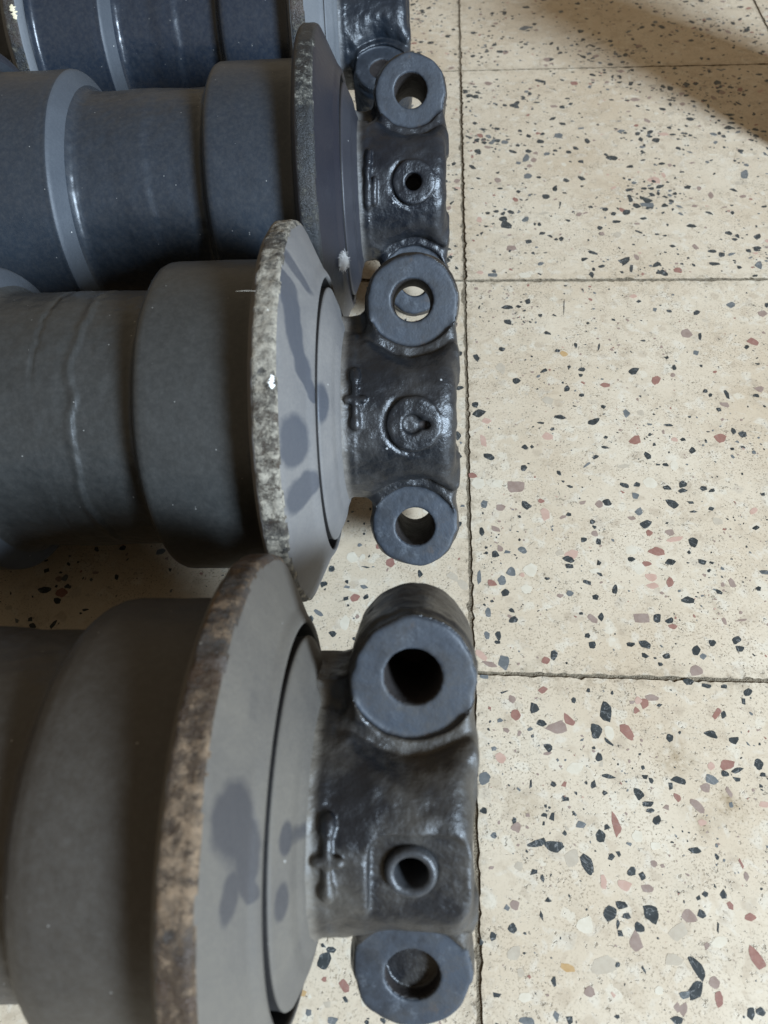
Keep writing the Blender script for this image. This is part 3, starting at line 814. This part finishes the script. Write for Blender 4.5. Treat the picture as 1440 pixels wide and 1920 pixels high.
def bracket_mesh(kind, seed, hgt=0.0008):
    org = np.array([-.046, -.0785, -.0475])
    top = np.array([.0165, .0785, .0455])
    n = ((top - org) / hgt).astype(int) + 1
    X, Y, Z = np.meshgrid(*[org[k] + np.arange(n[k]) * hgt for k in range(3)], indexing='ij')
    X = X.astype(np.float32); Y = Y.astype(np.float32); Z = Z.astype(np.float32)
    wob = 0.00045 * vnoise(X * 95 + seed, Y * 95, Z * 95) + 0.00028 * vnoise(X * 260, Y * 260 + seed, Z * 260)
    # hub, its outer end rounded
    rad = np.sqrt(Y * Y + Z * Z)
    re = 0.0075
    dx = np.maximum(-.0445 - X, X - .0117)
    d = rad - .0385
    q1, q2 = d + re, dx + re
    hub = np.minimum(np.maximum(q1, q2), 0) + np.sqrt(np.maximum(q1, 0) ** 2 + np.maximum(q2, 0) ** 2) - re
    # flare into the seal cap
    flare = np.maximum(rad - (.0385 + .0075 * np.clip((-.0365 - X) / .006, 0, 1) ** 1.5), np.maximum(-.0445 - X, X + .034))
    body = smin(hub, flare, .003)
    # ears: web plus round boss on either side
    for s in (-1, 1):
        boss = cyl_u(X, Y, Z, XB, s * BB, .0190, -.040, HF + .0030) - .0010
        r2 = cyl_u(X, Y, Z, XB, s * BB, .0203, -.030, .0055) - .0008
        boss = smin(boss, r2, .003)
        web = np.maximum(np.maximum(np.abs(X - XB) - .0180, np.abs(Y - s * .036) - .0165), np.maximum(-.036 - Z, Z - HF - .0040))
        ear = smin(boss, web - .0015, .004)
        body = smin(body, ear, .0080)
    # low web that closes the corner between hub, seal cap and the one ear
    web2 = np.maximum(np.maximum(np.abs(X + .032) - .0115, np.abs(Y - .032) - .0125), np.maximum(-.034 - Z, Z + .003))
    body = smin(body, web2 - .0015, .0080)
    for s in (-1, 1):
        shelf = cyl_u(X, Y, Z, XB, s * BB, .0248 + .0006 * vnoise(X * 180 + seed, Y * 180, Z * 0 + s), HF + .0030, .08)
        body = smax(body, -shelf, .0068)
    body = body + wob * 1.25
    # machined seats for the bolt heads
    for s in (-1, 1):
        seat = cyl_u(X, Y, Z, XB + .0004 * s, s * (BB + .0006), .0208 + .0004 * vnoise(X * 260, Y * 260, Z * 0 + seed), HF, .08)
        body = smax(body, -seat, .0007)
    # plug on the crown of the hub
    rp = np.sqrt((X - XB) ** 2 + Y * Y)
    if kind == 'A':
        qx, qy = np.abs(X - XB - .0020) - .0085, np.abs(Y + .0075) - .0125
        box2 = np.sqrt(np.maximum(qx, 0) ** 2 + np.maximum(qy, 0) ** 2) + np.minimum(np.maximum(qx, qy), 0) - .0065
        body = smax(body, -np.maximum(box2, .0343 - Z), .0018)
        body = np.maximum(body, -cyl_u(X, Y, Z, XB, 0, .0079, .018, .08))
    else:
        pad = cyl_u(X, Y, Z, XB, 0, .0112, .030, .0386) - .0008 + wob * .8
        body = smin(body, pad, .0014)
        # shallow groove round the pad
        gro = np.sqrt((rp - .0128) ** 2 + (Z - (np.sqrt(np.maximum(.0385 ** 2 - Y * Y, 0)) + .0002)) ** 2) - .0010 + .0012 * sstep(-.004, .004, X - XB + .5 * Y)
        body = smax(body, -gro, .0012)
        if kind == 'B':
            body = smax(body, -cyl_u(X, Y, Z, XB - .0005, 0, .0042, .0375, .08), .0008)
            pocket = np.sqrt(((X - XB - .0045) / 1.5) ** 2 + ((Y + .0005) / 1.0) ** 2 + ((Z - .0385) / 1.6) ** 2) - .0020
            body = smax(body, -pocket, .0006)
        else:
            body = smax(body, -cyl_u(X, Y, Z, XB, 0, .0046, .024, .08), .0009)
    # raised casting mark beside the cap: a cross
    def bar(x0, y0, x1, y1, r, lift):
        px, py = X - x0, Y - y0
        bx, by = x1 - x0, y1 - y0
        t = np.clip((px * bx + py * by) / (bx * bx + by * by), 0, 1)
        zz = np.sqrt(np.maximum(.0385 ** 2 - Y * Y, 1e-6)) + lift
        return np.sqrt((px - bx * t) ** 2 + (py - by * t) ** 2 + (Z - zz) ** 2) - r
    if kind in ('A', 'B'):
        yc = .005 if kind == 'A' else .011
        mk = smin(bar(-.0322, yc - .0110, -.0322, yc + .0110, .0016, .0014), bar(-.0356, yc, -.0284, yc, .0017, .0014), .0004)
        for yy in (-.0100, .0100):
            mk = smin(mk, bar(-.0322, yc + yy - .001, -.0322, yc + yy + .001, .0024, .0014), .0004)
        body = smin(body, mk + 0.0002 * vnoise(X * 400, Y * 400, Z * 400), .0006)
    elif kind == 'C':
        for xx, a, b_, r in ((-.0335, -.012, .008, .0015), (-.0300, -.010, .002, .0014), (-.0325, .009, .017, .0016)):
            body = smin(body, bar(xx, a, xx + .0008, b_, r + .0003, .0014) + 0.0004 * vnoise(X * 420, Y * 420, Z * 420), .0012)
    # bolt holes
    for s in (-1, 1):
        deep = -.06
        if kind == 'A' and s < 0:
            deep = HF - .0058
        elif kind == 'A':
            deep = -.030
        rb = np.where(Z > HF - .0012, .0095, .0092)
        hole = np.maximum(np.sqrt((X - XB) ** 2 + (Y - s * BB) ** 2) - rb, deep - Z)
        body = np.maximum(body, -hole)
    # keep clear of the shaft side: closed towards the cap
    V, Q = surface_nets(body, hgt, org)
    E_ = np.concatenate([Q[:, [0, 1]], Q[:, [1, 2]], Q[:, [2, 3]], Q[:, [3, 0]]])
    deg = np.bincount(E_.ravel(), minlength=len(V))[:, None]
    for it in range(1):
        acc = np.stack([np.bincount(E_[:, 0], V[E_[:, 1], c], len(V)) + np.bincount(E_[:, 1], V[E_[:, 0], c], len(V)) for c in range(3)], -1)
        V = V * .45 + acc / deg * .55
    me = mesh_np('end_bracket', V, Q)
    on = np.zeros(len(V), np.float32)
    for s in (-1, 1):
        rr = np.hypot(V[:, 0] - XB, V[:, 1] - s * BB)
        on = np.maximum(on, (rr < .0212) * (rr > .0088) * (np.abs(V[:, 2] - HF) < .0012))
    me.attributes.new('seat', 'FLOAT', 'POINT').data.foreach_set('value', on.astype(np.float32))
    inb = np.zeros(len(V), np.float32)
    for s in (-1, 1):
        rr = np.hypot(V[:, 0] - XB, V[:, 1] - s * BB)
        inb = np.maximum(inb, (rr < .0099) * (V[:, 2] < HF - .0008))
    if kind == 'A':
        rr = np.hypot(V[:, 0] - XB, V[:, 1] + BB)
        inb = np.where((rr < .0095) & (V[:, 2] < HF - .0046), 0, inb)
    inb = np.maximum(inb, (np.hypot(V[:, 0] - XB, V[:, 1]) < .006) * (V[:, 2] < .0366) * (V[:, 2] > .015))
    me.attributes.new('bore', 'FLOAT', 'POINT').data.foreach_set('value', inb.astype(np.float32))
    ft = sstep(-.0345, -.0385, V[:, 0])
    me.attributes.new('foot', 'FLOAT', 'POINT').data.foreach_set('value', ft.astype(np.float32))
    return me


def ring_mesh(name, prof, segs=48):
    P = np.array(prof); th = np.linspace(0, 2 * np.pi, segs, endpoint=False)
    V = np.array([(r * math.cos(t), r * math.sin(t), z) for r, z in P for t in th])
    n = len(P)
    Q = [(i * segs + j, i * segs + (j + 1) % segs, (i + 1) * segs + (j + 1) % segs, (i + 1) * segs + j) for i in range(n - 1) for j in range(segs)]
    return mesh_np(name, V, Q)


GROUP = 'track rollers laid side by side on the terrazzo floor'
ROLLERS = {
    # X along axis, Y at x=0, yaw, bracket roll
    'A': (0.0030, 0.0534, 0.013, 0.700, 'nearest black track roller, brown with dust and painted-in shade, its flange rim rusty tan'),
    'B': (-0.0012, 0.2339, 0.033, 0.813, 'second black track roller from the front, flange rim crusted cream with a white paint dab'),
    'C': (-0.0062, 0.4137, 0.050, 0.856, 'third slate-blue track roller from the front, lint on its dark chipped flange'),
    'D': (-0.0347, 0.6229, 0.044, 0.276, 'rearmost glossy blue-black track roller cut off by the top of the picture'),
}
WIPE = {
    'A': ([ell(14, .52, 7.5, .34), band(14, .62, 30, .86, .27, .10), ell(27, .50, 5.0, .15), lambda d, v: .44 * np.minimum(sstep(-24, -16, d), sstep(2, -4, d)) * sstep(.25, .05, np.abs(v - .6))],
          [ell(20, .75, 5, .3), ell(38, .6, 6, .3)]),
    'B': ([band(2, .14, 35, .92, .30, .12), ell(47.5, .46, 7.2, .40), ell(63, .5, 6, .42), ell(-6, .35, 3.0, .5)],
          [ell(35, .30, 8, .5)]),
    'C': ([lambda d, v: 0 * d + .62], [lambda d, v: 0 * d + .22]),
    'D': ([lambda d, v: 0 * d + .10], []),
}
left_bracket = None
roots = {}
for k, (X, Y, yw, ph, label) in ROLLERS.items():
    seed = {'A': 1.7, 'B': 5.3, 'C': 9.9, 'D': 14.2}[k]
    root = bpy.data.objects.new('track_roller', None)
    col.objects.link(root)
    root.empty_display_size = .02
    root.location = (X * math.cos(yw), Y + X * math.sin(yw), 0)
    root.rotation_euler = (0, 0, yw)
    tag(root, label, 'track roller', GROUP)
    roots[k] = root
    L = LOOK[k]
    AX = (0, 0, RF)
    hump = {'A': .0008, 'B': .0005, 'C': .0009, 'D': .0020}[k]
    sm = shell_mesh(seed, hump, k == 'B', k == 'A')
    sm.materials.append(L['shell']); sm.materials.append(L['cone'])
    ctr = np.empty(len(sm.polygons) * 3, np.float32); sm.polygons.foreach_get('center', ctr); ctr = ctr.reshape(-1, 3)
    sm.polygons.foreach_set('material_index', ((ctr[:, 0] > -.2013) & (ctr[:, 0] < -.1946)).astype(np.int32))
    link('roller_shell', sm, root, (), AX)
    wf, wc = WIPE[k]
    for right in (True, False):
        fm = flange_mesh(seed, wf, {'A': .8, 'B': 1.25, 'C': .45, 'D': .4}[k], right)
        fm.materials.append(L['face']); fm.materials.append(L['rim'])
        nv = len(fm.vertices)
        co = np.empty(nv * 3, np.float32); fm.vertices.foreach_get('co', co); co = co.reshape(-1, 3)
        rr = np.hypot(co[:, 1], co[:, 2])
        ctr = np.empty(len(fm.polygons) * 3, np.float32); fm.polygons.foreach_get('center', ctr); ctr = ctr.reshape(-1, 3)
        pr = np.hypot(ctr[:, 1], ctr[:, 2])
        lim = .0862 if right else .0845
        back = ctr[:, 0] < -.0660 if right else ctr[:, 0] > 2 * SC + .0660
        mi = ((pr > lim) & ~back).astype(np.int32)
        # the rim's wear wanders over the edge of the face
        wav = vnoise(ctr[:, 0] * 120, ctr[:, 1] * 120 + seed, ctr[:, 2] * 120) * .0007
        mi = np.where((pr > lim + .0008 + wav) & ~back, 1, 0).astype(np.int32)
        fm.polygons.foreach_set('material_index', mi)
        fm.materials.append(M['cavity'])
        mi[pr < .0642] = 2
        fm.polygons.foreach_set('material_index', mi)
        link('flange', fm, root, (), AX)
        cm = cap_mesh(wc if right else [], seed)
        if not right:
            cm.transform(Matrix.Translation((2 * SC, 0, 0)) @ Matrix.Scale(-1, 4, (1, 0, 0)))
            cm.flip_normals()
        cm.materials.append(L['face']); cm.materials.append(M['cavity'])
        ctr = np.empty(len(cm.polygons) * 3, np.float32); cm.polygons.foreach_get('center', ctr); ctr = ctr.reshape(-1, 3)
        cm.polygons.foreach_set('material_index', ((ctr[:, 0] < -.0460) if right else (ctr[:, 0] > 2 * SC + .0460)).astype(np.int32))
        link('seal_cap', cm, root, (), AX)
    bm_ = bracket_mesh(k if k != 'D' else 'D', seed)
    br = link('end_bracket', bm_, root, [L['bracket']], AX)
    br.rotation_euler = (ph, 0, 0)
    if left_bracket is None:
        left_bracket = bracket_mesh('D', 3.1, .0013)
        left_bracket.transform(Matrix.Translation((2 * SC, 0, 0)) @ Matrix.Scale(-1, 4, (1, 0, 0)))
        left_bracket.flip_normals()
    lb_me = left_bracket.copy()
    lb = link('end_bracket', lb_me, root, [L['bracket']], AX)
    lb.rotation_euler = (ph, 0, 0)
    # shaft end filling the hub's bore towards the roller
    if k == 'A':
        pl = ring_mesh('grease_plug', [(.0049, .022), (.0049, .0355), (.0055, .0368), (.0068, .0371), (.0078, .0364), (.0081, .0348), (.0081, .026)])
        o = link('grease_plug', pl, br, [M['steel']])
        o.location = (XB, 0, 0)

# ------------------------------------------------------------------ small marks and stray bits


def surf_point(s, deg, r):
    t = math.radians(deg)
    return np.array([s, -r * math.sin(t), r * math.cos(t) + RF])


def flange_r(s):
    P = np.array([(-.0592, .0889), (-.0583, .0886), (-.0574, .0876), (-.0560, .0848), (-.0472, .0664), (-.0462, .0645)])
    return float(np.interp(s, P[:, 0], P[:, 1]))


def dab(name, root, mat, s0, s1, d0, d1, rfun, seed, lift=.0004):
    """a thin splash of paint lying on a surface of revolution"""
    r_ = np.random.RandomState(seed)
    nu, nv = 16, 22
    V, F = [], []
    left = d0 * 0 + r_.uniform(-.22, .22, nv + 1) + .12
    rght = 1 - (r_.uniform(-.22, .22, nv + 1) + .12)
    ids = {}
    for b in range(nv + 1):
        e = math.sin(math.pi * b / nv) ** .4
        m_ = (left[b] + rght[b]) / 2
        for a in range(nu + 1):
            f = m_ + (left[b] + (rght[b] - left[b]) * a / nu - m_) * e
            s = s0 + (s1 - s0) * f
            dg = d0 + (d1 - d0) * b / nv
            hgt = lift * min(1, 4 * min(a, nu - a) / nu) * min(1, 5 * min(b, nv - b) / nv) * (0.7 + .6 * r_.rand()) - .00015
            V.append(surf_point(s, dg, rfun(s) + hgt)); ids[a, b] = len(V) - 1
    for b in range(nv):
        for a in range(nu):
            F.append((ids[a, b], ids[a + 1, b], ids[a + 1, b + 1], ids[a, b + 1]))
    me = mesh_np(name, V, F)
    return link(name, me, root, [mat])


dab('paint_dab', roots['B'], M['white_paint'], -.0605, -.0575, 30.5, 36.0, flange_r, 4)['label'] = 'white paint dab on the rim edge'
dab('paint_dab', roots['D'], M['cream_paint'], 2 * SC + .0620, 2 * SC + .0676, 50, 56.5, lambda s: .0870, 9)['label'] = 'cream paint splash on the left rim'


def fibres(name, pts_list, rad, mat):
    V, F = [], []
    for pts in pts_list:
        pts = np.array(pts)
        tan = np.gradient(pts, axis=0)
        b0 = len(V)
        for p_, t_ in zip(pts, tan):
            t_ = t_ / (np.linalg.norm(t_) + 1e-9)
            a = np.cross(t_, (0.3, 0.5, 0.81)); a /= np.linalg.norm(a) + 1e-9
            b = np.cross(t_, a)
            for q in range(3):
                an = q * 2.094
                V.append(p_ + rad * (math.cos(an) * a + math.sin(an) * b))
        for i in range(len(pts) - 1):
            for q in range(3):
                F.append((b0 + i * 3 + q, b0 + i * 3 + (q + 1) % 3, b0 + (i + 1) * 3 + (q + 1) % 3, b0 + (i + 1) * 3 + q))
    return mesh_np(name, V, F)


def place_on(root_key, pt):
    X, Y, yw, ph, _ = ROLLERS[root_key]
    c, s = math.cos(yw), math.sin(yw)
    return np.array([X * c + c * pt[0] - s * pt[1], Y + X * s + s * pt[0] + c * pt[1], pt[2]])


r_ = np.random.RandomState(21)
lint_c = place_on('C', surf_point(-.0480, 86, flange_r(-.0480) + .0020))
P_ = []
for q in range(1100):
    d = r_.normal(0, 1, 3); d /= np.linalg.norm(d)
    c0 = np.array([0, 0.0006 * r_.normal(), 0.0012 * r_.normal()]) + d * np.array([.0026, .0030, .0042]) * r_.rand() ** .5
    w = r_.normal(0, 1, 3); w /= np.linalg.norm(w)
    ln = r_.uniform(.002, .005)
    curl = np.cross(d, w) * ln * .5
    t = np.linspace(-.5, .5, 6)[:, None]
    P_.append(c0 + w * ln * t + curl * (t ** 2))
for q in range(9):
    d = r_.normal(0, 1, 3); d /= np.linalg.norm(d)
    t = np.linspace(0, 1, 7)[:, None]
    P_.append(d * .005 * t + np.cross(d, r_.normal(0, 1, 3)) * .0012 * t ** 2)
lint = link('lint_tuft', fibres('lint_tuft', P_, .00006, M['lint']), None, [M['lint']])
lint.location = lint_c
tag(lint, 'small white tuft of lint stuck on the flange of the third roller', 'lint')

hb = place_on('B', surf_point(-.0660, 8, .0880))
t = np.linspace(0, 1, 14)[:, None]
hair_me = fibres('hair', [hb + t * np.array([-.007, -.002, .0016]) + np.sin(t * 3.1) * np.array([0, -.0012, .0012])], .00007, M['hair'])
hair = link('stray_hair', hair_me, None, [M['hair']])
tag(hair, 'short pale hair caught on the crusted rim of the second roller', 'hair')

# unseen stand-in added beyond the right edge to throw a shadow across the far tiles
def shadow_caster():
    w, hgt = .064, .21
    bm = bmesh.new()
    bmesh.ops.create_cube(bm, size=1)
    bmesh.ops.scale(bm, vec=(.06, 2 * w, hgt), verts=bm.verts)
    bmesh.ops.translate(bm, vec=(0, 0, hgt / 2 + .0005), verts=bm.verts)
    bmesh.ops.bevel(bm, geom=bm.edges[:], offset=.004, segments=2, affect='EDGES')
    me = bpy.data.meshes.new('shadow_block'); bm.to_mesh(me); bm.free()
    o = link('shadow_block', me, None, [M['blocker']])
    o.location = (.360, .611, 0)
    o.rotation_euler = (0, 0, math.radians(-41))
    tag(o, 'brown block added out of view past the right edge to shade the far tiles', 'block')
shadow_caster()
